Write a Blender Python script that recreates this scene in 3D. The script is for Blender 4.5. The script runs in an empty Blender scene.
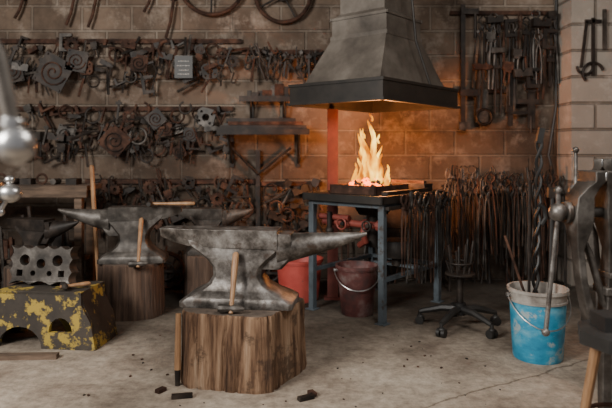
import bpy, bmesh, math, random
from mathutils import Vector, Matrix, Euler
pi = math.pi
def T(x,y,z): return Matrix.Translation((x,y,z))
def R(a,ax): return Matrix.Rotation(a,4,ax)
def S(x,y,z): return Matrix.Diagonal((x,y,z,1))

# ---------------------------------------------------------------- materials
def mat(name, cols, scale=6, rough=0.7, metal=0.0, bump=0.3, stretch=(1,1,1), detail=6, pos=None, spots=None, spotscale=25, bdist=0.01, spotth=0.62, spotamt=1.0, spec=0.5):
    m = bpy.data.materials.new(name); m.use_nodes = True
    nt = m.node_tree; N = nt.nodes; L = nt.links
    p = N['Principled BSDF']
    tc = N.new('ShaderNodeTexCoord'); mp = N.new('ShaderNodeMapping'); mp.inputs['Scale'].default_value = stretch
    L.new(tc.outputs['Object'], mp.inputs['Vector'])
    no = N.new('ShaderNodeTexNoise'); no.inputs['Scale'].default_value = scale; no.inputs['Detail'].default_value = detail
    no.inputs['Roughness'].default_value = 0.65
    L.new(mp.outputs[0], no.inputs['Vector'])
    cr = N.new('ShaderNodeValToRGB'); e = cr.color_ramp.elements
    k = len(cols)
    ps = pos or [0.32+0.36*i/(k-1) for i in range(k)]
    e[0].position = ps[0]; e[0].color = (*cols[0],1); e[1].position = ps[-1]; e[1].color = (*cols[-1],1)
    for i in range(1,k-1):
        q = e.new(ps[i]); q.color = (*cols[i],1)
    L.new(no.outputs['Fac'], cr.inputs[0])
    out = cr.outputs[0]
    if spots:
        n2 = N.new('ShaderNodeTexNoise'); n2.inputs['Scale'].default_value = spotscale; n2.inputs['Detail'].default_value = 7; n2.inputs['Roughness'].default_value=0.7
        L.new(tc.outputs['Object'], n2.inputs['Vector'])
        c2 = N.new('ShaderNodeValToRGB'); c2.color_ramp.elements[0].position = spotth; c2.color_ramp.elements[1].position = spotth+0.05
        c2.color_ramp.elements[1].color=(spotamt,spotamt,spotamt,1)
        L.new(n2.outputs['Fac'], c2.inputs[0])
        mx = N.new('ShaderNodeMix'); mx.data_type='RGBA'
        L.new(c2.outputs[0], mx.inputs[0]); L.new(out, mx.inputs[6]); mx.inputs[7].default_value = (*spots,1)
        out = mx.outputs[2]
    L.new(out, p.inputs['Base Color'])
    p.inputs['Roughness'].default_value = rough; p.inputs['Metallic'].default_value = metal; p.inputs['Specular IOR Level'].default_value = spec
    if bump:
        b = N.new('ShaderNodeBump'); b.inputs['Strength'].default_value = bump; b.inputs['Distance'].default_value = bdist
        L.new(no.outputs['Fac'], b.inputs['Height']); L.new(b.outputs[0], p.inputs['Normal'])
    return m

def block_mat(name, c1, c2, mortar, soot, white, flip=False, sootamt=.75, low=.36):
    m = bpy.data.materials.new(name); m.use_nodes = True
    nt = m.node_tree; N = nt.nodes; L = nt.links; p = N['Principled BSDF']
    g = N.new('ShaderNodeNewGeometry'); s = N.new('ShaderNodeSeparateXYZ'); c = N.new('ShaderNodeCombineXYZ')
    L.new(g.outputs['Position'], s.inputs[0])
    L.new(s.outputs['Y' if flip else 'X'], c.inputs['X']); L.new(s.outputs['Z'], c.inputs['Y'])
    br = N.new('ShaderNodeTexBrick'); br.inputs['Scale'].default_value = 1.0
    br.inputs['Brick Width'].default_value = 0.46; br.inputs['Row Height'].default_value = 0.23
    br.inputs['Mortar Size'].default_value = 0.014; br.inputs['Mortar Smooth'].default_value = 0.4
    br.inputs['Color1'].default_value = (*c1,1); br.inputs['Color2'].default_value = (*c2,1); br.inputs['Mortar'].default_value = (*mortar,1)
    L.new(c.outputs[0], br.inputs['Vector'])
    n1 = N.new('ShaderNodeTexNoise'); n1.inputs['Scale'].default_value = 1.1; n1.inputs['Detail'].default_value = 8; n1.inputs['Roughness'].default_value=0.68
    L.new(g.outputs['Position'], n1.inputs['Vector'])
    r1 = N.new('ShaderNodeValToRGB'); r1.color_ramp.elements[0].position=0.40; r1.color_ramp.elements[1].position=0.60
    L.new(n1.outputs['Fac'], r1.inputs[0])
    m1 = N.new('ShaderNodeMix'); m1.data_type='RGBA'; m1.blend_type='MIX'
    mm = N.new('ShaderNodeMath'); mm.operation='MULTIPLY'; mm.inputs[1].default_value=sootamt
    L.new(r1.outputs[0], mm.inputs[0]); L.new(mm.outputs[0], m1.inputs[0]); L.new(br.outputs['Color'], m1.inputs[6]); m1.inputs[7].default_value=(*soot,1)
    n2 = N.new('ShaderNodeTexNoise'); n2.inputs['Scale'].default_value = 4.5; n2.inputs['Detail'].default_value = 12; n2.inputs['Roughness'].default_value=0.75
    L.new(g.outputs['Position'], n2.inputs['Vector'])
    r2 = N.new('ShaderNodeValToRGB'); r2.color_ramp.elements[0].position=0.51; r2.color_ramp.elements[1].position=0.66
    L.new(n2.outputs['Fac'], r2.inputs[0])
    m2 = N.new('ShaderNodeMix'); m2.data_type='RGBA'
    mk = N.new('ShaderNodeMath'); mk.operation='MULTIPLY'; mk.inputs[1].default_value=0.65
    L.new(r2.outputs[0], mk.inputs[0]); L.new(mk.outputs[0], m2.inputs[0]); L.new(m1.outputs[2], m2.inputs[6]); m2.inputs[7].default_value=(*white,1)
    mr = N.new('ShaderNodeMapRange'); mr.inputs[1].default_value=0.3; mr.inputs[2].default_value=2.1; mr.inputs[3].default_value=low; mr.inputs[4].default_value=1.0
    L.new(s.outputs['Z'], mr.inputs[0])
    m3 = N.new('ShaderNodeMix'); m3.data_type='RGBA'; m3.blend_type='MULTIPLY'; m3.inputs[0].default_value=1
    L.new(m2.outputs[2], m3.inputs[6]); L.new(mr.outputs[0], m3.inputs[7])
    L.new(m3.outputs[2], p.inputs['Base Color']); p.inputs['Roughness'].default_value=0.95; p.inputs['Specular IOR Level'].default_value=.2
    ad = N.new('ShaderNodeMath'); ad.operation='MULTIPLY_ADD'; ad.inputs[1].default_value=0.45
    iv = N.new('ShaderNodeMath'); iv.operation='SUBTRACT'; iv.inputs[0].default_value=1.0; L.new(br.outputs['Fac'], iv.inputs[1])
    L.new(n2.outputs['Fac'], ad.inputs[0]); L.new(iv.outputs[0], ad.inputs[2])
    b = N.new('ShaderNodeBump'); b.inputs['Strength'].default_value=0.9; b.inputs['Distance'].default_value=0.02
    L.new(ad.outputs[0], b.inputs['Height']); L.new(b.outputs[0], p.inputs['Normal'])
    return m

def floor_mat():
    m = bpy.data.materials.new('dusty_concrete'); m.use_nodes = True
    nt = m.node_tree; N = nt.nodes; L = nt.links; p = N['Principled BSDF']
    g = N.new('ShaderNodeNewGeometry'); s = N.new('ShaderNodeSeparateXYZ'); L.new(g.outputs['Position'], s.inputs[0])
    def noise(sc,de=8,ro=0.65):
        n = N.new('ShaderNodeTexNoise'); n.inputs['Scale'].default_value=sc; n.inputs['Detail'].default_value=de; n.inputs['Roughness'].default_value=ro
        L.new(g.outputs['Position'], n.inputs['Vector']); return n
    def math_(op,a,b=None,c=None):
        n=N.new('ShaderNodeMath'); n.operation=op
        for i,v in enumerate((a,b,c)):
            if v is None: continue
            if isinstance(v,(int,float)): n.inputs[i].default_value=v
            else: L.new(v,n.inputs[i])
        return n.outputs[0]
    n1 = noise(1.8,10,0.7); n2 = noise(18,10,0.75); n3 = noise(4)
    r1 = N.new('ShaderNodeValToRGB'); e=r1.color_ramp.elements
    e[0].position=0.36; e[0].color=(0.22,0.172,0.135,1); e[1].position=0.62; e[1].color=(0.45,0.385,0.315,1)
    q=e.new(0.5); q.color=(0.36,0.30,0.24,1)
    L.new(n1.outputs['Fac'], r1.inputs[0])
    r2 = N.new('ShaderNodeValToRGB'); e=r2.color_ramp.elements; e[0].position=0.34; e[0].color=(0.58,0.56,0.54,1); e[1].position=0.6; e[1].color=(1.05,1.04,1.02,1)
    L.new(n2.outputs['Fac'], r2.inputs[0])
    mx = N.new('ShaderNodeMix'); mx.data_type='RGBA'; mx.blend_type='MULTIPLY'; mx.inputs[0].default_value=1
    L.new(r1.outputs[0], mx.inputs[6]); L.new(r2.outputs[0], mx.inputs[7])
    d=math_('ADD', math_('MULTIPLY',s.outputs['X'],-.507), math_('MULTIPLY',s.outputs['Y'],.862))
    d=math_('ADD', d, math_('MULTIPLY', math_('SUBTRACT',n3.outputs['Fac'],0.5), .12))
    d=math_('ABSOLUTE', math_('SUBTRACT', d, 2.118))
    r3 = N.new('ShaderNodeValToRGB'); e=r3.color_ramp.elements; e[0].position=0.0; e[0].color=(0.3,0.27,0.24,1); e[1].position=0.010; e[1].color=(1,1,1,1)
    L.new(d, r3.inputs[0])
    my = N.new('ShaderNodeMix'); my.data_type='RGBA'; my.blend_type='MULTIPLY'; my.inputs[0].default_value=0.9
    L.new(mx.outputs[2], my.inputs[6]); L.new(r3.outputs[0], my.inputs[7])
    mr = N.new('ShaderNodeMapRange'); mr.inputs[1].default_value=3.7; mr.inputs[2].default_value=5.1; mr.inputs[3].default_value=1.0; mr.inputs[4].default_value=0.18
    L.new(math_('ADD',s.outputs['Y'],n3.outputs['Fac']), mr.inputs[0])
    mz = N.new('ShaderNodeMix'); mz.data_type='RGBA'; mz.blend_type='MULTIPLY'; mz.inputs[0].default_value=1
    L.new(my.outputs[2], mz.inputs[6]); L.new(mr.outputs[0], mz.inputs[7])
    L.new(mz.outputs[2], p.inputs['Base Color']); p.inputs['Roughness'].default_value=0.9; p.inputs['Specular IOR Level'].default_value=.25
    b = N.new('ShaderNodeBump'); b.inputs['Strength'].default_value=0.7; b.inputs['Distance'].default_value=0.014
    L.new(n2.outputs['Fac'], b.inputs['Height']); L.new(b.outputs[0], p.inputs['Normal'])
    return m

M_iron = mat('dark_iron', [(0.006,0.005,0.0045),(0.020,0.015,0.012),(0.050,0.037,0.029)], scale=9, rough=0.55, metal=0.2, spec=.35)
M_rust = mat('rusty_iron', [(0.012,0.007,0.005),(0.048,0.023,0.015),(0.115,0.056,0.035)], scale=10, rough=0.8, metal=0.05, spec=.25)
M_grey = mat('grey_forged_iron', [(0.012,0.010,0.0085),(0.045,0.038,0.032),(0.12,0.104,0.09)], scale=9, rough=0.5, metal=0.4, bump=0.25)
M_anvil = mat('worn_anvil_steel', [(0.026,0.022,0.018),(0.085,0.074,0.065),(0.165,0.15,0.137),(0.32,0.305,0.285)], scale=9, rough=0.42, metal=0.6, bump=0.7, detail=14, pos=[.36,.46,.54,.66], spots=(0.06,0.038,0.026), spotscale=12, spotth=0.57, spotamt=.65, bdist=.006)
M_anvil2 = mat('dull_anvil_steel', [(0.013,0.011,0.009),(0.055,0.047,0.04),(0.15,0.135,0.12)], scale=8, rough=0.5, metal=0.4, bump=0.4, detail=10)
M_steel = mat('bright_steel', [(0.35,0.34,0.33),(0.6,0.59,0.57)], scale=12, rough=0.3, metal=0.9, bump=0.1)
M_hood = mat('galvanised_hood', [(0.045,0.037,0.030),(0.115,0.097,0.08),(0.20,0.175,0.148)], scale=2.4, rough=0.55, metal=0.2, bump=0.1, detail=12)
M_hoodlip = mat('sooty_steel', [(0.010,0.009,0.008),(0.032,0.026,0.021)], scale=5, rough=0.5, metal=0.2, bump=0.1)
M_wood = mat('stump_wood', [(0.026,0.014,0.009),(0.14,0.077,0.044),(0.265,0.163,0.098),(0.38,0.265,0.178)], scale=6, rough=0.85, bump=1.0, stretch=(4,4,0.28), pos=[0.34,0.45,0.56,0.68], spots=(0.05,0.03,0.02), spotscale=3, bdist=0.03, spotth=0.56, spotamt=.7, detail=10, spec=.25)
M_woodtop = mat('stump_endgrain', [(0.05,0.036,0.027),(0.15,0.11,0.082)], scale=12, rough=0.9, bump=0.4)
M_wood2 = mat('dark_stump_wood', [(0.018,0.011,0.007),(0.07,0.04,0.026),(0.135,0.084,0.056)], scale=6, rough=0.85, bump=0.8, stretch=(4,4,0.3), bdist=0.02)
M_handle = mat('hammer_handle_wood', [(0.20,0.10,0.045),(0.40,0.23,0.115)], scale=8, rough=0.55, bump=0.1, stretch=(3,3,0.6))
M_bench = mat('bench_wood', [(0.030,0.020,0.014),(0.10,0.065,0.043),(0.17,0.113,0.077)], scale=6, rough=0.85, bump=0.3, stretch=(0.5,3,3))
M_tbl = mat('blue_grey_paint', [(0.045,0.055,0.063),(0.11,0.135,0.155)], scale=7, rough=0.5, metal=0.1, bump=0.1, spots=(0.05,0.04,0.035), spotscale=12, spotth=.58)
M_redp = mat('red_pipe_paint', [(0.12,0.025,0.02),(0.30,0.065,0.045)], scale=8, rough=0.5, bump=0.1, spots=(0.1,0.07,0.06), spotscale=20)
M_redb = mat('red_plastic', [(0.34,0.04,0.03),(0.50,0.09,0.07)], scale=4, rough=0.55, bump=0.05, spots=(0.16,0.07,0.055), spotscale=9)
M_darkb = mat('rusty_red_pail', [(0.03,0.022,0.022),(0.10,0.03,0.026),(0.18,0.13,0.12)], scale=7, rough=0.6, bump=0.15)
M_blue = mat('scuffed_blue_plastic', [(0.012,0.15,0.28),(0.025,0.26,0.42),(0.15,0.40,0.52)], scale=7, rough=0.5, bump=0.1, stretch=(1,1,1.6), pos=[0.3,0.5,0.68], spots=(0.36,0.40,0.38), spotscale=7, spotth=0.56, spotamt=.85)
M_rim = mat('dirty_white_plastic', [(0.12,0.10,0.085),(0.42,0.39,0.35)], scale=8, rough=0.6, bump=0.1, detail=10)
M_inside = mat('dark_water', [(0.01,0.01,0.01),(0.04,0.035,0.03)], scale=3, rough=0.3, bump=0.1)
M_yel = mat('worn_yellow_paint', [(0.022,0.018,0.014),(0.055,0.043,0.033)], scale=5, rough=0.75, metal=0.1, bump=0.4, spots=(0.38,0.265,0.045), spotscale=8, spotth=0.53, spotamt=.9)
M_red = mat('red_oxide', [(0.06,0.011,0.008),(0.12,0.023,0.014)], scale=6, rough=0.8, bump=0.1)
M_black = mat('black_rubber', [(0.008,0.008,0.008),(0.025,0.023,0.021)], scale=8, rough=0.5, bump=0.05)
M_coal = mat('coal', [(0.008,0.007,0.006),(0.04,0.035,0.03)], scale=20, rough=0.8, bump=0.5)
M_chalk = mat('chalk', [(0.4,0.4,0.38),(0.55,0.54,0.5)], scale=20, rough=0.9)
M_plaster = mat('ceiling_boards', [(0.08,0.06,0.045),(0.14,0.11,0.09)], scale=3, rough=0.9, stretch=(0.3,3,1))
def emis(name, col, st):
    m = bpy.data.materials.new(name); m.use_nodes=True; p=m.node_tree.nodes['Principled BSDF']
    p.inputs['Base Color'].default_value=(*col,1); p.inputs['Emission Color'].default_value=(*col,1); p.inputs['Emission Strength'].default_value=st; return m
M_ember = emis('glowing_ember',(1.0,0.16,0.01),6)
def flame_mat():
    m = bpy.data.materials.new('fire_flame'); m.use_nodes=True; nt=m.node_tree; N=nt.nodes; L=nt.links
    N.clear(); out=N.new('ShaderNodeOutputMaterial')
    g=N.new('ShaderNodeNewGeometry')
    no=N.new('ShaderNodeTexNoise'); no.inputs['Scale'].default_value=11; no.inputs['Detail'].default_value=3
    mp=N.new('ShaderNodeMapping'); mp.inputs['Scale'].default_value=(1,1,.45); L.new(g.outputs['Position'],mp.inputs[0]); L.new(mp.outputs[0],no.inputs['Vector'])
    cr=N.new('ShaderNodeValToRGB'); e=cr.color_ramp.elements; e[0].position=.36; e[0].color=(1.0,0.22,0.0,1); e[1].position=.64; e[1].color=(1.0,0.64,0.10,1)
    q=e.new(0.5); q.color=(1.0,0.42,0.015,1)
    L.new(no.outputs['Fac'],cr.inputs[0])
    em=N.new('ShaderNodeEmission'); L.new(cr.outputs[0],em.inputs[0])
    ms=N.new('ShaderNodeMapRange'); ms.inputs[1].default_value=0.36; ms.inputs[2].default_value=0.66; ms.inputs[3].default_value=1.0; ms.inputs[4].default_value=5.0
    L.new(no.outputs['Fac'],ms.inputs[0]); L.new(ms.outputs[0],em.inputs[1])
    tr=N.new('ShaderNodeBsdfTransparent'); lw=N.new('ShaderNodeLayerWeight'); lw.inputs['Blend'].default_value=0.42
    mx=N.new('ShaderNodeMixShader'); L.new(lw.outputs['Facing'],mx.inputs[0]); L.new(em.outputs[0],mx.inputs[1]); L.new(tr.outputs[0],mx.inputs[2])
    L.new(mx.outputs[0],out.inputs[0]); return m
M_flame = flame_mat()
WA=((0.225,0.165,0.122),(0.155,0.112,0.083),(0.26,0.21,0.165),(0.052,0.037,0.028),(0.36,0.30,0.245))
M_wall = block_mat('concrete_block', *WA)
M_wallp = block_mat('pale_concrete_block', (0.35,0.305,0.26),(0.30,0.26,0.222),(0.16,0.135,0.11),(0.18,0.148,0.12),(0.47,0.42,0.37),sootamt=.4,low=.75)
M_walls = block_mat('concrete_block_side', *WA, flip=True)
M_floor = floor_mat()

# ---------------------------------------------------------------- mesh builder
class B:
    def __init__(s, mats): s.bm=bmesh.new(); s.mats=mats; s.M=Matrix.Identity(4)
    def loft(s, rings, m=0, caps=True, closed=False):
        vr=[[s.bm.verts.new(s.M@Vector(p)) for p in r] for r in rings]; n=len(vr[0])
        k=len(vr)
        for i in range(k if closed else k-1):
            a=vr[i]; b=vr[(i+1)%k]
            for j in range(n):
                f=s.bm.faces.new((a[j],a[(j+1)%n],b[(j+1)%n],b[j])); f.material_index=m
        if caps and not closed:
            f=s.bm.faces.new(list(reversed(vr[0]))); f.material_index=m
            f=s.bm.faces.new(vr[-1]); f.material_index=m
        return s
    def box(s, c, d, rot=None, m=0):
        Q=T(*c)@(rot or Matrix.Identity(4)); x,y,z=d[0]/2,d[1]/2,d[2]/2
        r=lambda zz:[Q@Vector(p) for p in ((-x,-y,zz),(x,-y,zz),(x,y,zz),(-x,y,zz))]
        return s.loft([r(-z),r(z)],m)
    def tube(s, pts, r, n=8, m=0, closed=False, flat=None):
        pts=[Vector(p) for p in pts]; k=len(pts); rs=r if isinstance(r,(list,tuple)) else [r]*k
        rings=[]; up=None
        for i,p in enumerate(pts):
            if closed: t=(pts[(i+1)%k]-pts[i-1]).normalized()
            elif i==0: t=(pts[1]-p).normalized()
            elif i==k-1: t=(p-pts[-2]).normalized()
            else: t=(pts[i+1]-pts[i-1]).normalized()
            if up is None:
                up=Vector((0,1,0)) if abs(t.y)<0.9 else Vector((1,0,0))
            u=(up-t*up.dot(t)).normalized(); w=t.cross(u); up=u
            fu = flat if flat else 1.0
            rings.append([p+(u*math.cos(2*pi*j/n)*fu+w*math.sin(2*pi*j/n))*rs[i] for j in range(n)])
        return s.loft(rings,m,True,closed)
    def cyl(s,p0,p1,r0,r1=None,n=14,m=0): return s.tube([p0,p1],[r0,r0 if r1 is None else r1],n,m)
    def ring(s,c,Rr,r,m=0,a0=0,a1=2*pi,n=24,axis='y',flat=None):
        full=abs(a1-a0-2*pi)<1e-4; pts=[]
        for i in range(n if full else n+1):
            a=a0+(a1-a0)*i/n
            x,y=Rr*math.cos(a),Rr*math.sin(a)
            pts.append(Vector(c)+Vector({'y':(x,0,y),'z':(x,y,0),'x':(0,x,y)}[axis]))
        return s.tube(pts,r,8,m,closed=full,flat=flat)
    def lathe(s,c,prof,n=32,m=0,caps=True):
        return s.loft([[Vector(c)+Vector((r*math.cos(2*pi*j/n),r*math.sin(2*pi*j/n),z)) for j in range(n)] for r,z in prof],m,caps)
    def sphere(s,c,r,m=0,n=14,sz=1):
        pr=[(max(1e-4,r*math.sin(pi*i/8)),-r*sz*math.cos(pi*i/8)) for i in range(9)]
        return s.lathe(c,pr,n,m)
    def prism(s,poly,y0,y1,m=0):
        return s.loft([[(x,y0,z) for x,z in poly],[(x,y1,z) for x,z in poly]],m)
    def plate(s,outer,holes,y0,y1,m=0):
        cu=bpy.data.curves.new('tmp','CURVE'); cu.dimensions='2D'; cu.fill_mode='BOTH'; cu.extrude=abs(y1-y0)/2
        for poly in [outer]+holes:
            sp=cu.splines.new('POLY'); sp.points.add(len(poly)-1); sp.use_cyclic_u=True
            for i,(x,z) in enumerate(poly): sp.points[i].co=(x,z,0,1)
        ob=bpy.data.objects.new('tmp',cu); bpy.context.collection.objects.link(ob)
        dg=bpy.context.evaluated_depsgraph_get(); me=bpy.data.meshes.new_from_object(ob.evaluated_get(dg))
        me.transform(s.M@T(0,(y0+y1)/2,0)@R(pi/2,'X'))
        n0=len(s.bm.faces); s.bm.from_mesh(me); s.bm.faces.ensure_lookup_table()
        for f in s.bm.faces[n0:]: f.material_index=m
        bpy.data.objects.remove(ob); bpy.data.curves.remove(cu); bpy.data.meshes.remove(me)
        return s
    def done(s,name,bevel=0,parent=None,angle=35):
        bm=s.bm
        bmesh.ops.recalc_face_normals(bm,faces=bm.faces[:])
        xs=[v.co for v in bm.verts]
        o=Vector(((min(v.x for v in xs)+max(v.x for v in xs))/2,(min(v.y for v in xs)+max(v.y for v in xs))/2,min(v.z for v in xs)))
        for v in bm.verts: v.co-=o
        me=bpy.data.meshes.new(name); bm.to_mesh(me); bm.free()
        for m in s.mats: me.materials.append(m)
        me.polygons.foreach_set('use_smooth',[True]*len(me.polygons)); me.set_sharp_from_angle(angle=math.radians(angle))
        ob=bpy.data.objects.new(name,me); bpy.context.collection.objects.link(ob); ob.location=o
        if bevel:
            md=ob.modifiers.new('bevel','BEVEL'); md.width=bevel; md.segments=2; md.limit_method='ANGLE'; md.angle_limit=math.radians(40)
        if parent:
            ob.parent=parent; ob.matrix_parent_inverse=Matrix.Translation(-parent.location)
        return ob
def circ(cx,cz,r,n=16): return [(cx+r*math.cos(2*pi*i/n),cz+r*math.sin(2*pi*i/n)) for i in range(n)]

# ---------------------------------------------------------------- room shell
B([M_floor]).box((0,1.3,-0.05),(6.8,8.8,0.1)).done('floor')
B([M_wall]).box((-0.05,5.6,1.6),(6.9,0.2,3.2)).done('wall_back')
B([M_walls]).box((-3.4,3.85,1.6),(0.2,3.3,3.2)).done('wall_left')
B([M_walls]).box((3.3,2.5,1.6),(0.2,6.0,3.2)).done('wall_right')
B([M_plaster]).box((-0.05,3.6,3.25),(6.9,4.2,0.1)).done('ceiling')
B([M_wallp]).box((2.76,5.35,1.6),(0.88,0.3,3.2)).done('wall_pier')

# ---------------------------------------------------------------- anvil
def rect(hx0,hx1,hy,z,c=0.25):
    k=min(hy,(hx1-hx0)/2)*c
    return [(hx0+k,-hy,z),(hx1-k,-hy,z),(hx1,-hy+k,z),(hx1,hy-k,z),(hx1-k,hy,z),(hx0+k,hy,z),(hx0,hy-k,z),(hx0,-hy+k,z)]
def anvil(name, x,y,z, ang, sx=1.085, sy=1.05, sz=0.9, M=M_anvil, flip=False):
    b=B([M]); b.M=T(x,y,z)@R(ang,'Z')@S(-sx if flip else sx,sy,sz)
    b.loft([rect(-.27,.285,.135,0,.12),rect(-.27,.285,.135,.03,.12),rect(-.245,.26,.125,.052,.15),rect(-.185,.20,.10,.085),rect(-.14,.148,.085,.12),
            rect(-.116,.122,.078,.165),rect(-.120,.127,.076,.21),rect(-.150,.165,.076,.255),rect(-.205,.21,.074,.30),rect(-.25,.235,.072,.335),rect(-.26,.25,.070,.36)])
    def xr(xx,z0,z1,h0,h1): return [(xx,-h1,z1),(xx,h1,z1),(xx,h0,z0),(xx,-h0,z0)]
    b.loft([xr(-.395,.372,.42,.03,.05),xr(-.33,.345,.42,.045,.062),xr(-.24,.325,.42,.066,.076),xr(-.1,.320,.42,.078,.084),xr(.205,.315,.42,.080,.086)])
    b.loft([xr(.20,.29,.400,.070,.078),xr(.27,.30,.400,.066,.076)])
    rings=[]
    for i in range(13):
        t=i/12; xx=.20+.435*t; rz=.082*(1-t)**0.8+.008; ry=.070*(1-t)**0.75+.008; zc=.398-rz+.012*t
        rings.append([(xx,ry*math.cos(2*pi*j/16),zc+rz*math.sin(2*pi*j/16)) for j in range(16)])
    b.loft(rings)
    b.loft([rect(.02,.22,.05,.20,.3),rect(.02,.28,.05,.27,.3),rect(.02,.35,.045,.31,.3),rect(.02,.40,.03,.335,.3)])
    b.box((-.30,.0,.4205),(.03,.03,.003)) 
    return b.done(name,bevel=0.004)
def stump(name,x,y,r,h,seed,mats,planes=None,wob=0.035):
    q=random.Random(seed); b=B(mats); ph=[q.uniform(0,6.28) for _ in range(6)]; grooves=[(q.uniform(0,2*pi),q.uniform(.03,.09)) for _ in range(12)]
    def rad(a,z):
        v=1+wob*math.sin(3*a+ph[0])+wob*.6*math.sin(5*a+ph[1])+wob*.3*math.sin(13*a+ph[2])
        if planes:
            v=min([1.14]+[d/max(.2,math.cos(a-math.radians(n))) for n,d in planes])+.014*math.sin(9*a+ph[3]+z*4)
        for g,w in grooves:
            gg=g+.05*math.sin(z*9+g*5)
            d=abs((a-gg+pi)%(2*pi)-pi)
            if d<w*.5: v-=w*.8*(1-d/(w*.5))
        return r*v*(1+0.05*(1-z/h)**2)
    rings=[]; nn=180
    for zz in [0,h*.06]+[h*k/10 for k in range(2,10)]+[h*.96,h]:
        k=0.985 if zz in (0,h) else 1
        rings.append([(x+k*rad(2*pi*j/nn,zz)*math.cos(2*pi*j/nn),y+k*rad(2*pi*j/nn,zz)*math.sin(2*pi*j/nn),zz) for j in range(nn)])
    b.loft(rings,0,False)
    f=[b.bm.verts.new(p) for p in rings[-1]]; fc=b.bm.faces.new(f); fc.material_index=1
    return b.done(name)
SX,SY=-.345,3.25
PL=[(-103,.99),(-28,.97),(40,.98),(110,1.0),(178,.98)]
stump('anvil_stump',SX,SY,.298,.375,3,[M_wood,M_woodtop],PL)
anvil('anvil',SX-.017,SY-.03,.376,math.radians(-7),sz=.955)
stump('anvil_stump',-1.285,4.40,.235,.385,5,[M_wood2,M_woodtop])
anvil('anvil',-1.26,4.38,.386,math.radians(6),sx=.86,sy=.95,sz=.95,M=M_anvil2,flip=True)
stump('anvil_stump',-0.78,4.74,.19,.38,8,[M_wood2,M_woodtop])
anvil('anvil',-0.79,4.74,.381,math.radians(10),sx=.58,sy=.85,sz=.85,M=M_anvil2)
stump('anvil_stump',-1.98,4.36,.20,.36,11,[M_wood2,M_woodtop])
anvil('anvil',-1.98,4.36,.361,math.radians(-12),sx=.55,sy=.8,sz=.8,M=M_iron)

def hammer(name,head,tip,axis=(1,0,0),hl=.13,hs=.02,hr=.012):
    b=B([M_iron,M_handle,M_grey]); h=Vector(head); t=Vector(tip); d=(t-h).normalized(); ax=Vector(axis); ax=(ax-d*ax.dot(d)).normalized()
    w=d.cross(ax)
    def sec(k,s): c=h+ax*k; return [c+(w*math.cos(pi/8+j*pi/4)+d*math.sin(pi/8+j*pi/4))*s for j in range(8)]
    b.loft([sec(-hl/2,hs*.9),sec(-hl/2+.012,hs*1.1),sec(-hl/4,hs*1.1),sec(-hl/8,hs*.85),sec(hl/8,hs*.95),sec(hl/4,hs*.9),sec(hl/2,hs*.35)],2)
    L=(t-h).length
    b.tube([h-d*.025,h+d*L*.2,h+d*L*.45,h+d*L*.8,t-d*.01,t],[hr*.8,hr*.8,hr*.95,hr*1.15,hr*1.1,hr*.6],10,1)
    return b.done(name)
hammer('hammer',(-.376,2.995,.402),(-.366,3.112,.665),(1,-.1,0),.135,.021,.015)
hammer('hammer',(-1.165,4.13,.41),(-1.185,4.285,.71),(1,0,0),.13,.02,.014)
hammer('hammer',(-1.12,4.30,.812),(-.80,4.28,.815),(.0,1,.0),.11,.018,.012)
b=B([M_handle,M_iron]); b.cyl((-.655,3.035,.08),(-.655,3.055,.36),.017,.014,n=10,m=0); b.cyl((-.654,3.03,.0),(-.655,3.035,.09),.012,.016,n=10,m=1); b.done('hand_chisel')

# ---------------------------------------------------------------- forge
C=(0.545,4.60); FM=T(C[0],C[1],0)@R(math.radians(-40),'Z')
b=B([M_tbl,M_hoodlip,M_rust,M_redp,M_iron]); b.M=FM
for sx in (-1,1):
    for sy in (-1,1):
        b.box((sx*.31,sy*.40,.42),(.045,.045,.84),m=0)
        b.box((sx*.31,sy*.40,.004),(.08,.08,.008),m=0)
for sx in (-1,1):
    b.box((sx*.31,0,.30),(.03,.80,.03),m=0); b.box((sx*.345,0,.855),(.02,.94,.055),m=1); b.box((sx*.31,0,.815),(.04,.8,.04),m=0)
for sy in (-1,1):
    b.box((0,sy*.46,.855),(.71,.02,.055),m=1); b.box((0,sy*.40,.815),(.62,.04,.04),m=0)
b.box((0,.40,.30),(.62,.03,.03),m=0)
b.box((0,0,.865),(.68,.90,.015),m=1)
for sx in (-1,1): b.box((sx*.20-.03,-.05,.905),(.02,.46,.065),m=2)
for sy in (-1,1): b.box((-.03,sy*.22-.05,.905),(.42,.02,.065),m=2)
b.box((-.03,-.05,.875),(.38,.42,.01),m=1)
b.box((-.26,.10,.895),(.1,.5,.04),m=2); b.box((.27,.0,.89),(.05,.62,.03),m=4)
b.box((.02,.33,.905),(.50,.13,.06),m=4); b.box((.02,.33,.94),(.44,.05,.03),m=2)
b.loft([rect(-.12,.06,.09,.70),rect(-.17,.11,.14,.80),rect(-.2,.14,.17,.86)],4)
b.cyl((-.03,0,.45),(-.03,0,.72),.045,m=4)
b.cyl((-.28,-.30,.66),(.24,-.30,.66),.026,m=3); b.cyl((-.30,-.33,.70),(-.02,-.33,.70),.022,m=3)
for xx in (-.22,-.06,.10,.22): b.cyl((xx-.014,-.30,.66),(xx+.014,-.30,.66),.04,m=3,n=8)
b.tube([(.1,-.3,.66),(.1,-.33,.60),(.1,-.30,.54),(.02,-.25,.50),(-.03,-.1,.5)],.024,10,3)
b.cyl((-.06,-.30,.66),(-.06,-.37,.66),.016,m=4); b.ring((-.06,-.375,.66),.04,.007,m=3)
b.cyl((.16,-.30,.66),(.16,-.37,.66),.016,m=4); b.ring((.16,-.375,.66),.035,.007,m=4)
b.cyl((-.18,-.36,.74),(-.18,-.36,.60),.02,m=4); b.sphere((-.18,-.36,.6),.032,4)
b.lathe((.10,.15,.36),[(.02,0),(.13,.01),(.14,.05),(.14,.10),(.13,.14),(.02,.15)],24,4)
b.cyl((.10,.15,.30),(.10,.15,.37),.05,m=4); b.box((.1,.15,.305),(.42,.06,.02),m=0) 
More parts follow.
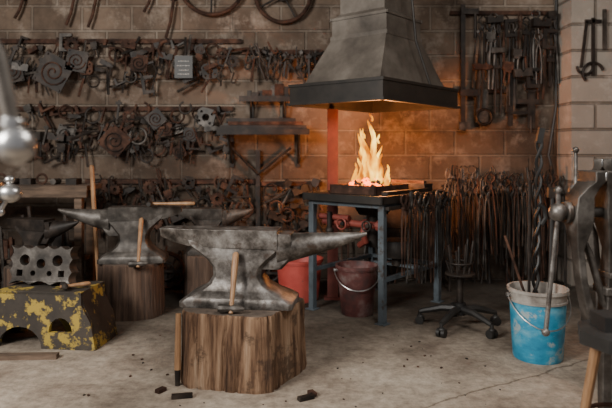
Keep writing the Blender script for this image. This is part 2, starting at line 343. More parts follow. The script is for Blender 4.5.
forge=b.done('forge_table',bevel=0.002)
b=B([M_coal,M_ember]); q=random.Random(3)
for i in range(280):
    r=.19*math.sqrt(q.random()); a=q.uniform(0,2*pi); s=q.uniform(.015,.035)
    lx,ly=r*math.cos(a)-.03,1.05*r*math.sin(a)-.05
    b.M=FM@T(lx,ly,.895+.085*(1-(r/.19)**2)+q.uniform(-.008,.012))@Euler((q.random()*3,q.random()*3,q.random()*3)).to_matrix().to_4x4()
    b.lathe((0,0,0),[(s*.3,-s*.5),(s*.6,-s*.1),(s*.45,s*.4),(s*.15,s*.5)],6,1 if (r<.17 and q.random()<.55) else 0)
b.done('coal_bed',angle=10,parent=forge)
b=B([M_flame]); b.M=FM@T(-.03,-.05,0)
def tongue(x,y,z,h,rr,sw,ph,cnt=20):
    rings=[]
    for i in range(cnt+1):
        t=i/cnt; r=rr*(min(1,(t+.15)*2.8))**.6*(1-t)**.85*(1+.16*math.sin(t*9+ph))+.0012
        ox=sw*t*math.sin(t*3.5+ph)+.006*math.sin(t*12+ph*2)*t; oy=sw*.6*t*math.cos(t*3+ph)
        rings.append([(x+ox+r*math.cos(2*pi*j/14)*(1+.12*math.sin(2*j+ph+t*5)),y+oy+r*.8*math.sin(2*pi*j/14)*(1+.15*math.sin(j+t*6)),z+h*t+ .012*math.sin(3*j+ph)*t) for j in range(14)])
    b.loft(rings)
q=random.Random(15)
for (x,y,h,rr,sw) in [(0,0,.49,.055,.06),(-.045,-.03,.39,.045,.05),(.05,.03,.34,.048,-.05),(.02,-.04,.43,.040,.07),(-.085,.0,.25,.036,.03),(.09,-.0,.23,.036,-.03),(-.12,-.03,.16,.03,.02),(.0,.07,.30,.04,.05),(.13,.03,.15,.03,.02),(-.03,-.09,.20,.036,.03),(.06,-.07,.22,.032,.03),(-.15,.02,.10,.022,.01),(.16,.0,.09,.02,.01),(-.06,.05,.32,.035,.06)]:
    tongue(x,y,.930,h,rr,sw,q.uniform(0,6))
tongue(.02,0,1.42,.06,.011,.02,1,6); tongue(-.05,.0,1.29,.07,.012,.02,2,6); tongue(.07,.02,1.25,.06,.011,.02,3,6)
b.done('forge_fire')

# hood
b=B([M_hood,M_hoodlip]); b.M=FM
def rr(hx,hy,z,ox=0,oy=0): return [(ox-hx,oy-hy,z),(ox+hx,oy-hy,z),(ox+hx,oy+hy,z),(ox-hx,oy+hy,z)]
b.loft([rr(.41,.55,1.55),rr(.41,.55,1.675),rr(.345,.47,1.69),rr(.335,.465,1.70)],1,False)
b.loft([rr(.335,.465,1.698),rr(.245,.245,2.05),rr(.245,.245,2.20),rr(.20,.20,2.24),rr(.20,.20,3.2)],0,False)
b.loft([rr(.395,.535,1.55),rr(.395,.535,1.66),rr(.32,.45,1.68),rr(.235,.235,2.04)],1,False)
for sx in (-1,1): b.box((sx*.41,0,1.54),(.035,1.13,.02),m=1); b.box((sx*.412,0,1.675),(.012,1.11,.02),m=1)
for sy in (-1,1): b.box((0,sy*.55,1.54),(.85,.035,.02),m=1); b.box((0,sy*.552,1.675),(.83,.012,.02),m=1)
for sx in (-1,1): b.box((sx*.247,0,2.05),(.012,.51,.03),m=0); b.box((sx*.247,0,2.195),(.014,.52,.02),m=0)
for sy in (-1,1): b.box((0,sy*.247,2.05),(.51,.012,.03),m=0); b.box((0,sy*.247,2.195),(.52,.014,.02),m=0)
b.tube([(.32,-.05,3.0),(.33,-.06,2.45),(.345,.0,2.0),(.41,.10,1.68)],.009,6,1)
hood=b.done('forge_hood')
b=B([M_red])
b.box((.215,4.80,.765),(.085,.05,1.53)); b.box((.215,4.80,.01),(.14,.1,.02)); b.done('hood_support_post',parent=forge)

def tongs(b,L=.5,sp=.02,m=0,r=.0055,jaw=0):
    for s in (-1,1):
        if jaw==0: b.tube([(0,0,0),(s*.022,0,.03),(s*.020,0,.06),(s*.006,0,.10)],[.008,.009,.008,.006],6,m)
        elif jaw==1: b.tube([(0,0,0),(s*.012,0,.03),(s*.010,0,.11)],[.009,.009,.007],6,m)
        else: b.tube([(0,0,0),(s*.01,0,.03),(s*.035,0,.05),(s*.035,0,.08),(s*.008,0,.10)],[.008,.008,.008,.008,.007],6,m)
        b.tube([(0,s*.004,0),(-s*.016,s*.004,-.06),(-s*(.014+sp*.6),0,-L*.5),(-s*sp,0,-L)],[.008,.007,r,r*.9],6,m)
    b.cyl((0,-.012,0),(0,.012,0),.013,n=8,m=m)
b=B([M_iron,M_rust,M_grey]); q=random.Random(21)
b.M=FM; b.box((.375,0,.80),(.012,.86,.025)); b.box((.36,-.40,.80),(.03,.03,.02)); b.box((.36,.40,.80),(.03,.03,.02))
for i in range(15):
    b.M=FM@T(.398+q.uniform(0,.02),-.27+.048*i,.78+q.uniform(-.03,.03))@R(pi/2,'Z')@R(q.uniform(-.06,.06),'Y')
    tongs(b,q.uniform(.38,.55),q.uniform(.01,.03),q.randint(0,2),jaw=q.randint(0,2))
b.done('hanging_tongs',angle=60)
b=B([M_iron,M_rust,M_grey]); q=random.Random(5)
for yy,zz in ((5.28,.88),(5.05,.82)):
    b.cyl((1.20,yy,zz),(2.22,yy,zz),.011)
    for xx in (1.22,2.20): b.cyl((xx,yy,0),(xx,yy,zz),.012)
b.cyl((1.22,5.05,.05),(1.22,5.28,.05),.012); b.cyl((2.2,5.05,.05),(2.2,5.28,.05),.012)
for k,(yy,zz) in enumerate(((5.25,.90),(5.02,.84))):
    n=30 if k==0 else 27
    for i in range(n):
        b.M=T(1.24+.95*i/n+q.uniform(-.012,.012),yy-q.uniform(0,.03),zz+q.uniform(-.06,.07))@R(q.uniform(-.08,.08),'Y')@R(q.uniform(-.5,.5),'Z')
        tongs(b,q.uniform(.42,.70),q.uniform(.01,.035),q.choice((0,0,1,2,2)),r=.007,jaw=q.randint(0,2))
b.done('tongs_rack',angle=60)

# ---------------------------------------------------------------- wall-hung iron
def item(b,k,s,q):
    m=q.choice((0,0,0,1,1,2))
    if k=='shoe': b.ring((0,0,0),s,.17*s,m,-pi/2+.6-pi,pi*1.5-.6-pi,18,flat=.6)
    elif k=='ring': b.ring((0,0,0),s*.8,.13*s,m)
    elif k=='scroll':
        b.box((0,.01,0),(s*1.9,.012,s*1.9),m=m)
        b.tube([(s*(.08+.75*t/30)*math.cos(t*.42),-.003,s*(.08+.75*t/30)*math.sin(t*.42)) for t in range(31)],.045*s,6,0 if m else 1)
        for i in (-1,1):
            for j in (-1,1): b.cyl((i*s*.82,-.01,j*s*.82),(i*s*.82,.01,j*s*.82),s*.07,n=6)
    elif k=='block':
        b.prism([(-s,-s*.5),(s,-s*.5),(s,s*.4),(s*.35,s*.4),(0,-.05*s),(-s*.35,s*.4),(-s,s*.4)],-.04,.03,m)
    elif k=='gear':
        pts=[]
        for i in range(24):
            r=s*(1 if i%2 else .82); a0=2*pi*i/24; pts+= [(r*math.cos(a0),r*math.sin(a0)),(r*math.cos(a0+.2),r*math.sin(a0+.2))]
        b.plate(pts,[circ(0,0,s*.35)],-.015,.015,m)
    elif k=='clamp':
        b.prism([(-s*.7,-s),(s*.7,-s),(s*.7,-s*.7),(-s*.35,-s*.6),(-s*.35,s*.6),(s*.7,s*.7),(s*.7,s),(-s*.7,s)],-.012,.012,m)
        b.cyl((s*.55,0,-s*1.3),(s*.55,0,-s*.2),s*.08,n=8,m=m); b.cyl((s*.3,0,-s*1.3),(s*.8,0,-s*1.3),s*.05,n=6)
    elif k=='tongs': b.M=b.M@T(0,0,s*.8); tongs(b,s*2.6,.02,m,jaw=q.randint(0,2),r=.008)
    elif k=='hook': b.tube([(0,0,s*1.2),(0,0,-s*.2)]+[(s*.35-s*.35*math.cos(t*.4),0,-s*.2-s*.4*math.sin(t*.4)) for t in range(1,10)],.12*s,6,m)
    elif k=='swage':
        b.box((0,0,s*.3),(s*.9,.05,s*.7),m=m); b.box((0,0,-s*.15),(s*.6,.04,s*.3),m=m); b.tube([(-s*.2,0,-s*.3),(-s*.25,0,-s*1.3)],.09*s,6,m); b.tube([(s*.2,0,-s*.3),(s*.25,0,-s*1.3)],.09*s,6,m)
    elif k=='head':
        b.loft([[(x,-w,-w),(x,w,-w),(x,w,w),(x,-w,w)] for x,w in ((-s,.3*s),(-s*.5,.34*s),(-.2*s,.24*s),(.3*s,.3*s),(s*.9,.1*s))],m)
    elif k=='angle':
        b.prism([(-s,-s*.25),(s,-s*.25),(s,0),(-s*.55,0),(-s*.55,s),(-s*.9,s)],-.015,.02,m)
    elif k=='plate2':
        b.plate([(-s,-s*.6),(-s*.6,-s),(s*.6,-s),(s,-s*.6),(s,s*.6),(s*.6,s),(-s*.6,s),(-s,s*.6)],[circ(0,0,s*.4),circ(-s*.6,s*.5,s*.15,8),circ(s*.6,s*.5,s*.15,8),circ(s*.6,-s*.5,s*.15,8),circ(-s*.6,-s*.5,s*.15,8)],-.01,.012,m)
    elif k=='bar': b.box((0,0,-s*.4),(s*.25,.02,s*2.8),m=m); b.box((0,-.01,s*.6),(s*.7,.03,s*.35),m=m)
def row(x0,x1,z0,z1,n,seed,kinds,smin=.06,smax=.1,y=5.43,layers=2,bars=0):
    q=random.Random(seed); b=B([M_iron,M_rust,M_grey])
    b.box(((x0+x1)/2,y+.04,z1-.04),(x1-x0+.06,.015,.04),m=1)
    for i in range(int((x1-x0)/.5)+1): b.box((min(x1,x0+.2+.5*i),y+.055,z1-.04),(.04,.03,.05))
    for l in range(layers):
        for i in range(n):
            x=x0+(x1-x0)*(i+.5)/n+q.uniform(-.03,.03); zz=(z0+smax)+(z1-smax*.4-z0-smax)*((l+q.random())/layers)
            b.M=T(x,y-.03*((l+i)%3),zz)@R(q.uniform(-.5,.5),'Y')@R(q.uniform(-.25,.25),'Z')
            item(b,q.choice(kinds),q.uniform(smin,smax),q)
    b.M=Matrix.Identity(4)
    for i in range(bars):
        x=q.uniform(x0,x1); z=q.uniform(z0+.05,z1-.1); a=q.choice((0,0,pi/2,.4,-.5,1.2))+q.uniform(-.15,.15); l=q.uniform(.06,.16)
        yy=y-q.uniform(0,.07)
        b.tube([(x-l*math.sin(a)*.7,yy,z-l*math.cos(a)*.7),(x,yy,z),(x+l*math.sin(a)*.7,yy+.01,z+l*math.cos(a)*.7)],q.uniform(.007,.014),6,q.choice((0,0,1,2)))
    return b,q
K=['shoe','ring','scroll','block','gear','clamp','hook','swage','plate2','bar','head','swage','head','angle','block','shoe','angle','swage']
b,q=row(-2.98,-.62,1.71,2.24,25,31,K,.045,.082,layers=3,bars=60)
for (x,z,s,a) in ((-2.27,1.90,.15,.5),(-2.06,2.0,.10,.2),(-2.64,1.90,.10,-.2),(-1.50,1.98,.08,.1)):
    b.M=T(x,5.34,z)@R(a,'Y'); item(b,'scroll',s,q)
b.done('hanging_ironwork',angle=45)
b,q=row(-2.66,-.70,1.06,1.62,23,47,K,.05,.088,layers=3,bars=55)
for (x,z,s,a) in ((-1.72,1.28,.12,.7),(-1.35,1.48,.08,.9)):
    b.M=T(x,5.34,z)@R(a,'Y'); item(b,'scroll',s,q)
b.done('hanging_ironwork',angle=45)
b,q=row(-2.0,-.50,.42,.95,17,53,['swage','block','gear','ring','clamp','tongs','shoe','bar','plate2','head','angle'],.05,.09,layers=3,bars=55)
b.done('hanging_ironwork',angle=45)
b,q=row(-.38,.12,.42,.93,6,54,['swage','block','ring','clamp','tongs','bar','head'],.05,.09,layers=3,bars=20)
b.done('hanging_ironwork',angle=45)
b,q=row(-.56,.12,1.80,2.14,11,59,['tongs','bar','hook','clamp','tongs'],.055,.085,bars=12)
b.done('hanging_ironwork',angle=45)
b=B([M_iron,M_rust,M_grey]); q=random.Random(77); y=5.42
b.box((1.80,y+.055,2.46),(.95,.03,.035),m=1); b.box((1.60,y+.05,1.74),(.55,.04,.03),m=1)
for i in range(15):
    x=1.56+.74*i/15+q.uniform(-.01,.01)
    b.M=T(x,y-q.uniform(0,.04),q.uniform(2.24,2.38))@R(q.uniform(-.06,.06),'Y')@R(q.uniform(-.5,.5),'Z'); tongs(b,q.uniform(.40,.75),q.uniform(.015,.035),q.randint(0,2),r=.012,jaw=q.randint(0,2))
for (x,z,k,s) in ((1.82,1.93,'swage',.10),(1.95,1.9,'block',.08),(2.05,1.85,'clamp',.09),(1.72,1.9,'bar',.08),(1.98,2.2,'bar',.09),(1.85,2.3,'clamp',.08),(2.2,2.2,'clamp',.09),(1.66,2.2,'swage',.09),(2.1,2.05,'tongs',.14),(1.6,1.95,'head',.09),(2.2,1.95,'bar',.1),(1.75,2.1,'head',.08),(1.9,2.05,'swage',.09),(2.12,2.35,'block',.08),(1.7,2.38,'block',.07),(2.22,2.4,'swage',.08)):
    b.M=T(x,y-.05,z)@R(q.uniform(-.15,.15),'Y'); item(b,k,s,q)
b.M=Matrix.Identity(4)
b.box((1.43,y,1.95),(.04,.02,1.15)); b.box((1.49,y-.01,2.46),(.15,.03,.05)); b.box((1.49,y-.01,1.72),(.18,.04,.06)); b.box((1.44,y-.01,1.42),(.1,.03,.07),m=2)
b.cyl((1.54,y-.01,2.44),(1.54,y-.01,2.22),.014)
b.box((1.86,y,1.66),(.045,.02,.48)); b.box((2.05,y,1.62),(.07,.02,.45)); b.box((1.99,y,1.64),(.26,.025,.045)); b.cyl((2.05,y,1.5),(2.05,y,1.36),.014); b.box((1.95,y-.01,1.54),(.2,.02,.03)); b.ring((2.05,y,1.78),.06,.012,n=12)
b.box((1.60,y,1.60),(.11,.03,.3),m=2); b.ring((1.62,y-.01,1.5),.07,.015,n=14)
b.done('hanging_tools',angle=45)
def wheel(name,x,z,Rr,sp):
    b=B([M_rust,M_iron]); b.ring((x,5.44,z),Rr,.018,n=40); b.ring((x,5.44,z),Rr*.18,.02,m=1)
    for i in range(sp):
        a=2*pi*i/sp+.5; b.cyl((x+.15*Rr*math.cos(a),5.44,z+.15*Rr*math.sin(a)),(x+Rr*math.cos(a),5.44,z+Rr*math.sin(a)),.009,m=1)
    b.cyl((x,5.40,z),(x,5.5,z),.02,m=1); b.done(name)
wheel('iron_wheel',-.86,2.74,.30,6); wheel('iron_wheel',-.21,2.62,.25,4)
b=B([M_iron,M_rust])
for x,z,l in ((-2.13,2.62,.28),(-1.93,2.62,.3),(-1.22,2.6,.38),(-2.6,2.6,.2),(-1.42,2.66,.2)):
    b.tube([(x,5.47,z),(x+.01,5.44,z-.03),(x-.02,5.44,z-l*.6),(x-.06,5.43,z-l)],.014,6,1); b.box((x,5.483,z+.0),(.05,.03,.05))
b.done('wall_hooks')
b=B([M_black,M_chalk]); b.box((-1.09,5.30,1.94),(.16,.012,.2)) 
for i,(w,z) in enumerate(((.10,1.99),(.12,1.95),(.09,1.91),(.11,1.875))):
    for k in range(5): b.box((-1.09-w/2+w*k/5+.01,5.292,z),(w/7,.004,.005+.003*(k%2)),m=1)
b.box((-1.09,5.40,1.98),(.03,.19,.02)); b.done('chalkboard_sign')

def shelf(name,x0,x1,z,dep,load,seed):
    q=random.Random(seed); b=B([M_iron,M_rust,M_grey]); y1=5.495; y0=y1-dep
    b.box(((x0+x1)/2,(y0+y1)/2,z-.012),(x1-x0,dep,.02)); b.box(((x0+x1)/2,y0,z-.02),(x1-x0,.012,.05))
    for x in (x0+.1,x1-.1):
        b.box((x,y1-.01,z-.17),(.035,.02,.34)); b.tube([(x,y1-.02,z-.30),(x,y0+.02,z-.03)],.012,6)
    for i in range(load):
        h=q.uniform(.04,.12); w=q.uniform(.03,.09); x=x0+.06+(x1-x0-.12)*(i+.5)/load
        b.box((x,q.uniform(y0+.06,y1-.1),z+h/2-.002),(w,q.uniform(.05,.12),h),m=q.randint(0,2))
    if load>8:
        b.box(((x0+x1)/2,y0+.03,z+.02),(x1-x0-.05,.03,.035),m=0); b.box(((x0+x1)/2+.02,y0+.035,z+.055),(x1-x0-.15,.03,.03),m=1); b.box(((x0+x1)/2-.02,y0+.04,z+.085),(x1-x0-.2,.03,.03),m=0)
    b.done(name)
shelf('wall_shelf',-.78,.03,1.38,.30,16,3)
shelf('wall_shelf',-.60,-.10,1.68,.16,7,4)
b=B([M_iron]); b.box((-.44,5.46,.60),(.04,.04,1.2)); b.tube([(-.44,5.43,.98),(-.68,5.43,1.22)],.014,6); b.tube([(-.44,5.43,.98),(-.14,5.43,1.22)],.014,6); b.box((-.44,5.45,.01),(.1,.08,.02)); b.done('shelf_post')

b=B([M_iron,M_rust,M_grey]); q=random.Random(99)
for i in range(60):
    x=q.uniform(-1.65,-.15); w,d,h=q.uniform(.06,.22),q.uniform(.05,.16),q.uniform(.04,.2)
    b.M=T(x,q.uniform(5.16,5.30),h*.5)@R(q.uniform(-.4,.4),'Z'); b.box((0,0,0),(w,d,h),m=q.randint(0,2))
b.M=Matrix.Identity(4)
for i in range(12):
    x=q.uniform(-1.6,-.1); h=q.uniform(.25,.40); b.tube([(x,q.uniform(5.1,5.25),.0),(x+q.uniform(-.2,.2),5.30,h)],q.uniform(.007,.016),6,q.randint(0,2))
for i in range(5):
    x=-1.5+.30*i; r=q.uniform(.11,.15); b.ring((x,5.10,r+.018),r,.018,m=q.randint(0,1),n=24); b.ring((x,5.10,r+.01),r*.5,.012,m=0,n=16); b.box((x,5.10,r+.01),(2*r,.012,.02)) 
b.done('scrap_iron_pile',angle=45)
b=B([M_iron,M_rust,M_grey])
for i in range(34):
    x=q.uniform(.3,2.15); h=q.uniform(.3,.75); b.tube([(x,q.uniform(5.34,5.38),0),(x+q.uniform(-.12,.12),5.47,h)],q.uniform(.006,.013),6,q.randint(0,2))
b.done('bar_stock',angle=45)

b=B([M_bench,M_iron])
b.box((-2.45,4.93,.895),(1.4,.35,.04)); b.box((-2.45,4.76,.85),(1.4,.03,.06))
for x in (-3.08,-1.83):
    for y in (4.80,5.06): b.box((x,y,.44),(.06,.06,.88))
b.box((-2.45,4.93,.3),(1.25,.3,.03)); bench=b.done('workbench',bevel=.003)
b=B([M_iron,M_rust,M_grey]); q=random.Random(8)
for i in range(14):
    x=-3.0+1.1*i/14+q.uniform(0,.04); h=q.uniform(.05,.22); b.box((x,4.93+q.uniform(-.05,.05),.315+h/2),(q.uniform(.05,.12),.12,h),m=q.randint(0,2))
    b.box((x,4.86,q.uniform(.04,.12)),(q.uniform(.05,.12),.2,.08),m=q.randint(0,2))
    x+=.1; b.tube([(x,4.74,.0),(x+q.uniform(-.1,.1),4.745,q.uniform(.5,.8))],.014,6,q.randint(0,2))
for i in range(9):
    h=q.uniform(.03,.09); x=-2.9+.12*i+q.uniform(-.02,.02)
    if i%3==0: b.ring((x,4.93,.915+.045),.04,.01,m=1,n=14)
    elif i%3==1: b.cyl((x,4.88,.915+.025),(x,5.0,.915+.025),.025,m=2,n=10)
    else: b.box((x,4.93,.915+h/2),(.09,.1,h),R(q.uniform(-.5,.5),'Z'))
b.done('iron_offcuts',parent=bench)
hammer('sledgehammer',(-1.62,4.66,.035),(-1.70,4.72,1.08),(1,0,0),.16,.034,.016)

# ---------------------------------------------------------------- yellow swage stand + swage block
b=B([M_yel]); b.M=T(-1.60,3.75,0)@R(math.radians(-6),'Z')
out=[(-.36,0),(-.28,0)]+[( -.12+.14*math.cos(pi-pi*i/10), .13*math.sin(pi*i/10)) for i in range(11)]+[(.10,0)]+[(.20,0),(.36,0),(.33,.16),(.27,.27),(.27,.34),(-.27,.34),(-.27,.27),(-.33,.16)]
win=[(.14+.075*math.cos(pi-pi*i/8),.10+.09*math.sin(pi*i/8)) for i in range(9)]
b.plate(out,[win],-.16,-.13); b.plate(out,[],.13,.16)
b.prism([(-.27,.325),(.27,.325),(.27,.345),(-.27,.345)],-.16,.16)
for sx in (-1,1):
    b.loft([[(sx*.345,yy,.0),(sx*.36,yy,0),(sx*.33,yy,.16),(sx*.275,yy,.27),(sx*.27,yy,.33),(sx*.25,yy,.33),(sx*.25,yy,.27),(sx*.31,yy,.16)] for yy in (-.14,.14)])
stand=b.done('swage_block_stand',bevel=.004)
b=B([M_anvil2]); b.M=T(-1.66,3.76,.352)@R(math.radians(-8),'Z')@R(math.radians(-8),'X')
def scal(x0,z0,x1,z1,n,dep):
    pts=[]
    for i in range(n):
        for t in range(5):
            f=(i+t/5)/n; s=math.sin(pi*t/5)*dep; dx,dz=x1-x0,z1-z0; L=math.hypot(dx,dz)
            pts.append((x0+dx*f-dz/L*s,z0+dz*f+dx/L*s))
    return pts
out=scal(-.21,.0,.21,.0,3,.022)+scal(.21,.0,.21,.24,3,.02)+scal(.21,.24,-.21,.24,5,.02)+scal(-.21,.24,-.21,0,3,.02)
holes=[circ(-.11,.15,.035),circ(0,.13,.03),circ(.11,.15,.035),circ(-.05,.07,.018,8),circ(.06,.07,.018,8),[(-.16,.05),(-.12,.05),(-.12,.09),(-.16,.09)],[(.12,.05),(.16,.05),(.16,.09),(.12,.09)]]
b.plate(out,holes,-.045,.045); b.done('swage_block',bevel=.002)
hammer('hammer',(-1.47,3.62,.370),(-1.34,3.70,.372),(0.5,-1,0),.10,.02,.012)
b=B([M_bench]); b.box((-1.62,3.42,.014),(.38,.05,.028),R(.05,'Z')); b.done('wood_offcut')

# ---------------------------------------------------------------- pails
def pail(name,x,y,r0,r1,h,mats,band=.0,fill=None,bail=None):
    b=B(mats); c=(x,y,0)
    zb=h-band
    rb=r0+(r1-r0)*zb/h
    b.lathe(c,[(.001,0.002),(r0*.96,0.0),(r0,.012),(r0+(r1-r0)*.5,h*.5),(rb,zb)],40,0,False)
    b.lathe(c,[(rb,zb),(rb+.008,zb+.001),(rb+.008,zb+.012),(rb+.002,zb+.014),(r1,h-.02),(r1+.01,h-.018),(r1+.01,h),(r1-.004,h),(r1-.008,h-.03),(r0*.97,h*.6)],40,1,False)
    b.lathe(c,[(.001,h*.78),(r0+(r1-r0)*.78-.004,h*.78)],40,2,False)
    if bail:
        pts=[]
        for i in range(17):
            a=pi*i/16; pts.append((x+(r1+.015)*math.cos(a)*1.0, y-bail[0]*math.sin(a), h-.04-bail[1]*math.sin(a)))
        b.tube(pts,.004,6,3)
        for s in (-1,1): b.cyl((x+s*(r1-.005),y,h-.04),(x+s*(r1+.022),y,h-.04),.012,n=10,m=3)
    return b.done(name)
bucket=pail('plastic_bucket',1.343,3.45,.138,.160,.405,[M_blue,M_rim,M_inside,M_steel],.075,bail=(.185,.16))
pail('red_pail',-.055,4.80,.155,.185,.33,[M_redb,M_redb,M_inside,M_steel],.03)
pail('quench_pail',.375,4.37,.115,.15,.36,[M_darkb,M_darkb,M_inside,M_steel],.03,bail=(.16,.12))
b=B([M_black,M_iron,M_rust])
for k in (0,pi):
    b.tube([(1.355+.016*math.cos(t*.9+k)+.0009*t,3.52+.012*math.sin(t*.9+k),.33+.033*t) for t in range(29)],.010,7,0)
b.box((1.385,3.52,1.285),(.035,.03,.09),R(.2,'Y')); b.tube([(1.375,3.50,.88),(1.40,3.50,.86),(1.41,3.50,.80),(1.385,3.50,.76)],.013,7,0)
b.tube([(1.30,3.47,.33),(1.315,3.50,1.02)],.009,7,1); b.tube([(1.42,3.47,.33),(1.45,3.50,.93)],.011,7,0); b.box((1.452,3.5,.95),(.06,.03,.06),m=1)
b.tube([(1.28,3.45,.33),(1.16,3.47,.70)],.008,7,2)
b.done('twisted_iron_rods',parent=bucket)

cx,cy=1.04,4.02
b=B([M_black,M_iron])
for i in range(5):
    a=2*pi*i/5+.25; dx,dy=math.cos(a),math.sin(a); ex,ey=cx+.27*dx,cy+.27*dy
    b.tube([(cx,cy,.13),(cx+.12*dx,cy+.12*dy,.125),(ex,ey,.085)],[.028,.024,.017],8)
    b.cyl((ex,ey,.09),(ex,ey,.055),.012,n=8)
    for s in (-1,1): b.cyl((ex-dy*.006*s,ey+dx*.006*s,.028),(ex-dy*.028*s,ey+dx*.028*s,.028),.028,n=16)
    b.sphere((ex,ey,.05),.024,0,10,.7)
b.cyl((cx,cy,.09),(cx,cy,.17),.04); b.cyl((cx,cy,.15),(cx,cy,.36),.022,m=1); b.lathe((cx,cy,.35),[(.03,0),(.10,.01),(.10,.02),(.03,.03)],20,1)
q=random.Random(6)
for i in range(9):
    a=i*.7; b.tube([(cx+.06*math.cos(a),cy+.06*math.sin(a),.36),(cx+.09*math.cos(a),cy+.09*math.sin(a),q.uniform(.45,.62))],.008,6,1)
b.ring((cx,cy,.44),.085,.006,m=1,axis='z')
b.done('swivel_tool_stand')

# ---------------------------------------------------------------- leg vises
def legvise(name,x,y,ang,zj=1.12,M=M_iron,hz=(.52,1.05),sx=1.0,hdx=-.02,MH=None):
    b=B([M,M_steel,MH or M_anvil]); b.M=T(x,y,0)@R(ang,'Z')@S(sx,1,1); k=zj
    def rc(xc,hx,hy,z): return [(xc-hx,-hy,z),(xc+hx,-hy,z),(xc+hx,hy,z),(xc-hx,hy,z)]
    b.loft([rc(.03,.028,.028,0),rc(.03,.018,.018,.02),rc(.03,.018,.022,.45),rc(.032,.024,.035,.50),rc(.042,.020,.035,.60),rc(.05,.017,.028,k-.30),rc(.052,.034,.05,k-.21),rc(.052,.038,.05,k-.16),rc(.052,.034,.05,k-.10),rc(.035,.024,.055,k-.06),rc(.022,.020,.068,k-.04),rc(.022,.020,.068,k)])
    b.loft([rc(-.016,.018,.025,.46),rc(-.035,.016,.03,.56),rc(-.065,.014,.028,.70),rc(-.078,.014,.028,k-.30),rc(-.074,.032,.05,k-.21),rc(-.072,.036,.05,k-.16),rc(-.068,.032,.05,k-.10),rc(-.040,.024,.055,k-.06),rc(-.022,.020,.068,k-.04),rc(-.022,.020,.068,k)])
    b.box((-.002,0,k-.02),(.008,.14,.035),m=1)
    for s in (-1,1): b.box((0.005,s*.034,.51),(.10,.01,.11))
    b.cyl((-.01,-.055,.5),(-.01,.055,.5),.014,n=8)
    z=k-.16
    b.cyl((-.11,0,z),(.22,0,z),.020,n=16); b.cyl((.085,0,z),(.20,0,z),.034,n=16); b.sphere((.225,0,z),.032)
    b.cyl((-.13,0,z),(-.11,0,z),.042,n=18,m=2); b.sphere((-.155,0,z),.036,2)
    b.tube([(-.155,-.0,hz[1]),(-.155,0,z),(-.155+hdx*.5,0,(z+hz[0])/2),(-.155+hdx,0,hz[0])],.009,10,2); b.sphere((-.155,0,hz[1]),.016,2,10); b.sphere((-.155+hdx,0,hz[0]),.016,2,10)
    b.tube([(.028,0,.60),(.0,0,.70),(-.03,0,.80),(-.062,0,.86)],.012,6,flat=2.0)
    b.box((.045,0,.66),(.07,.10,.03)); b.box((.09,0,.72),(.13,.10,.022)) 
    b.cyl((.03,0,.0),(.03,0,.012),.06,n=12)
    return b.done(name,bevel=.004)
legvise('leg_vise',1.125,2.30,math.radians(4),M=M_anvil2,hz=(.50,1.045),hdx=-.05)
legvise('leg_vise',1.40,2.75,math.radians(-50),zj=1.16,M=M_grey,hz=(.6,1.2),hdx=.02)
legvise('leg_vise',-1.29,2.2,math.radians(180),zj=1.20,M=M_iron,hz=(.97,1.09),sx=1.25,MH=M_steel,hdx=.03)
b=B([M_black,M_handle,M_rust]); cx,cy,h=1.06,1.98,.60
b.lathe((cx,cy,h-.05),[(.13,0),(.15,.006),(.15,.05),(.13,.056)],8,0); b.box((cx-.02,cy,h+.03),(.14,.10,.05),m=0); b.cyl((cx+.03,cy-.02,h+.0),(cx+.03,cy-.02,h+.13),.02,m=2)
for i in range(4):
    a=pi/4+i*pi/2+.2; b.tube([(cx+.08*math.cos(a),cy+.08*math.sin(a),h-.04),(cx+.17*math.cos(a),cy+.17*math.sin(a),0)],[.018,.014],10,1)
b.ring((cx,cy,.30),.125,.008,m=2,axis='z'); b.done('low_iron_topped_stool')

px,py=-.98,1.0
b=B([M_iron,M_steel,M_hood])
b.box((px,py,.35),(.34,.40,.70)); b.box((px,py,.72),(.42,.46,.04)) 
b.prism([(-.14+px,.74),(.14+px,.74),(.14+px,.80),(-.05+px,.84),(-.05+px,1.15),(.12+px,1.20),(.12+px,1.34),(-.10+px,1.34),(-.14+px,1.2)],py-.05,py+.05)
b.cyl((px+.04,py,.95),(px+.04,py,1.50),.022,m=1); b.cyl((px+.04,py,1.48),(px+.04,py,1.53),.05)
b.tube([(px-.3,py,1.51),(px+.04,py,1.51),(px+.30,py,1.50),(px+.40,py,1.46),(-.52,py,1.36),(-.495,py,1.25)],[.014,.02,.018,.017,.016,.013],12,2)
b.sphere((-.487,py,1.208),.033,1,24); b.sphere((px-.32,py,1.51),.05,2,24)
b.cyl((-.494,py,1.235),(-.49,py,1.255),.02,m=1); b.done('fly_press',bevel=.003)

b=B([M_iron,M_grey]); y=5.18
b.box((2.50,y,2.10),(.025,.02,.5)); b.ring((2.50,y,1.87),.09,.013,a0=pi*.1,a1=pi*1.25,n=14,m=0); b.box((2.50,y,2.32),(.14,.02,.03)); b.box((2.42,y,2.12),(.02,.02,.4),R(.12,'Y')); b.ring((2.43,y,1.93),.07,.012,a0=pi*1.0,a1=pi*1.9,n=10)
b.box((2.6,y,2.25),(.03,.02,.35),m=1); b.box((2.50,5.188,2.33),(.02,.024,.02))
b.done('outside_caliper')
b=B([M_black]); b.tube([(2.30,5.47,3.1),(2.30,5.47,2.2),(2.29,5.45,1.6),(2.24,5.42,1.35),(2.20,5.40,1.15),(2.24,5.40,1.0),(2.24,5.41,.7),(2.24,5.42,.02)],.014,8); b.done('air_hose')

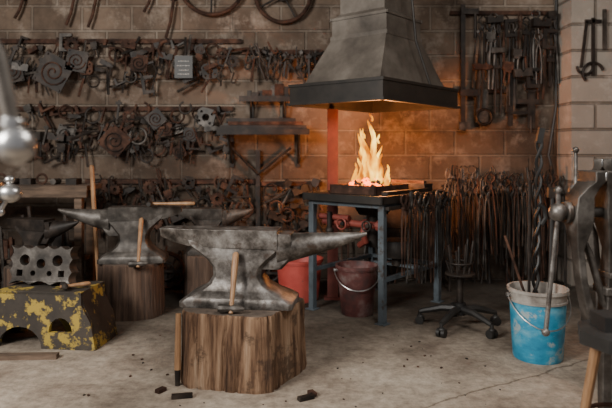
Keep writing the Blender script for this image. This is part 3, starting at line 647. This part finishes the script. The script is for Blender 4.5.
b=B([M_iron,M_rust]); q=random.Random(4)
for (x,y,l,a) in ((-.60,2.88,.10,.2),(-.72,2.95,.05,1.0),(.0,2.86,.08,.5),(.03,2.91,.05,2.0)):
    b.box((x,y,.010),(l,.03,.018),R(a,'Z'),m=q.randint(0,1))
for i in range(70): 
    x,y=q.uniform(-1.1,1.0),q.uniform(2.5,3.9)
    if math.hypot(x-SX,y-SY)<.40: continue
    s=q.uniform(.003,.009); b.box((x,y,s*.4),(s*1.6,s,s*.8),R(q.random()*3,'Z'),m=q.randint(0,1))
b.done('forge_scale_debris')

# ---------------------------------------------------------------- light
w=bpy.data.worlds.new('World'); bpy.context.scene.world=w; w.use_nodes=True
bg=w.node_tree.nodes['Background']; bg.inputs[0].default_value=(0.95,0.95,1.0,1); bg.inputs[1].default_value=0.36
def area(name,loc,tgt,sx,sy,e,col):
    l=bpy.data.lights.new(name,'AREA'); l.shape='RECTANGLE'; l.size=sx; l.size_y=sy; l.energy=e; l.color=col
    o=bpy.data.objects.new(name,l); bpy.context.collection.objects.link(o); o.location=loc
    o.rotation_euler=(Vector(tgt)-Vector(loc)).to_track_quat('-Z','Y').to_euler(); return o
area('daylight_door',(-2.9,0.2,2.7),(0.1,3.3,0.1),1.4,1.2,290,(1.0,0.96,0.90))
area('added_overhead_fill',(1.2,1.6,3.1),(0.8,3.2,0.3),1.4,0.9,85,(1.0,0.95,0.88))  # unseen fill lamp added below the closed ceiling; no skylight in the room
def pt(name,loc,e,col,r):
    l=bpy.data.lights.new(name,'POINT'); l.energy=e; l.color=col; l.shadow_soft_size=r
    o=bpy.data.objects.new(name,l); bpy.context.collection.objects.link(o); o.location=loc
pt('fire_glow',(.56,4.68,1.18),85,(1.0,0.34,0.09),.10)

cam=bpy.data.cameras.new('Camera'); co=bpy.data.objects.new('Camera',cam); bpy.context.collection.objects.link(co)
co.location=(0,0,1.2); co.rotation_euler=(pi/2,0,0); cam.lens=35; cam.sensor_width=36; cam.shift_y=-54/612
cam.dof.use_dof=True; cam.dof.focus_distance=3.2; cam.dof.aperture_fstop=2.2
bpy.context.scene.camera=co
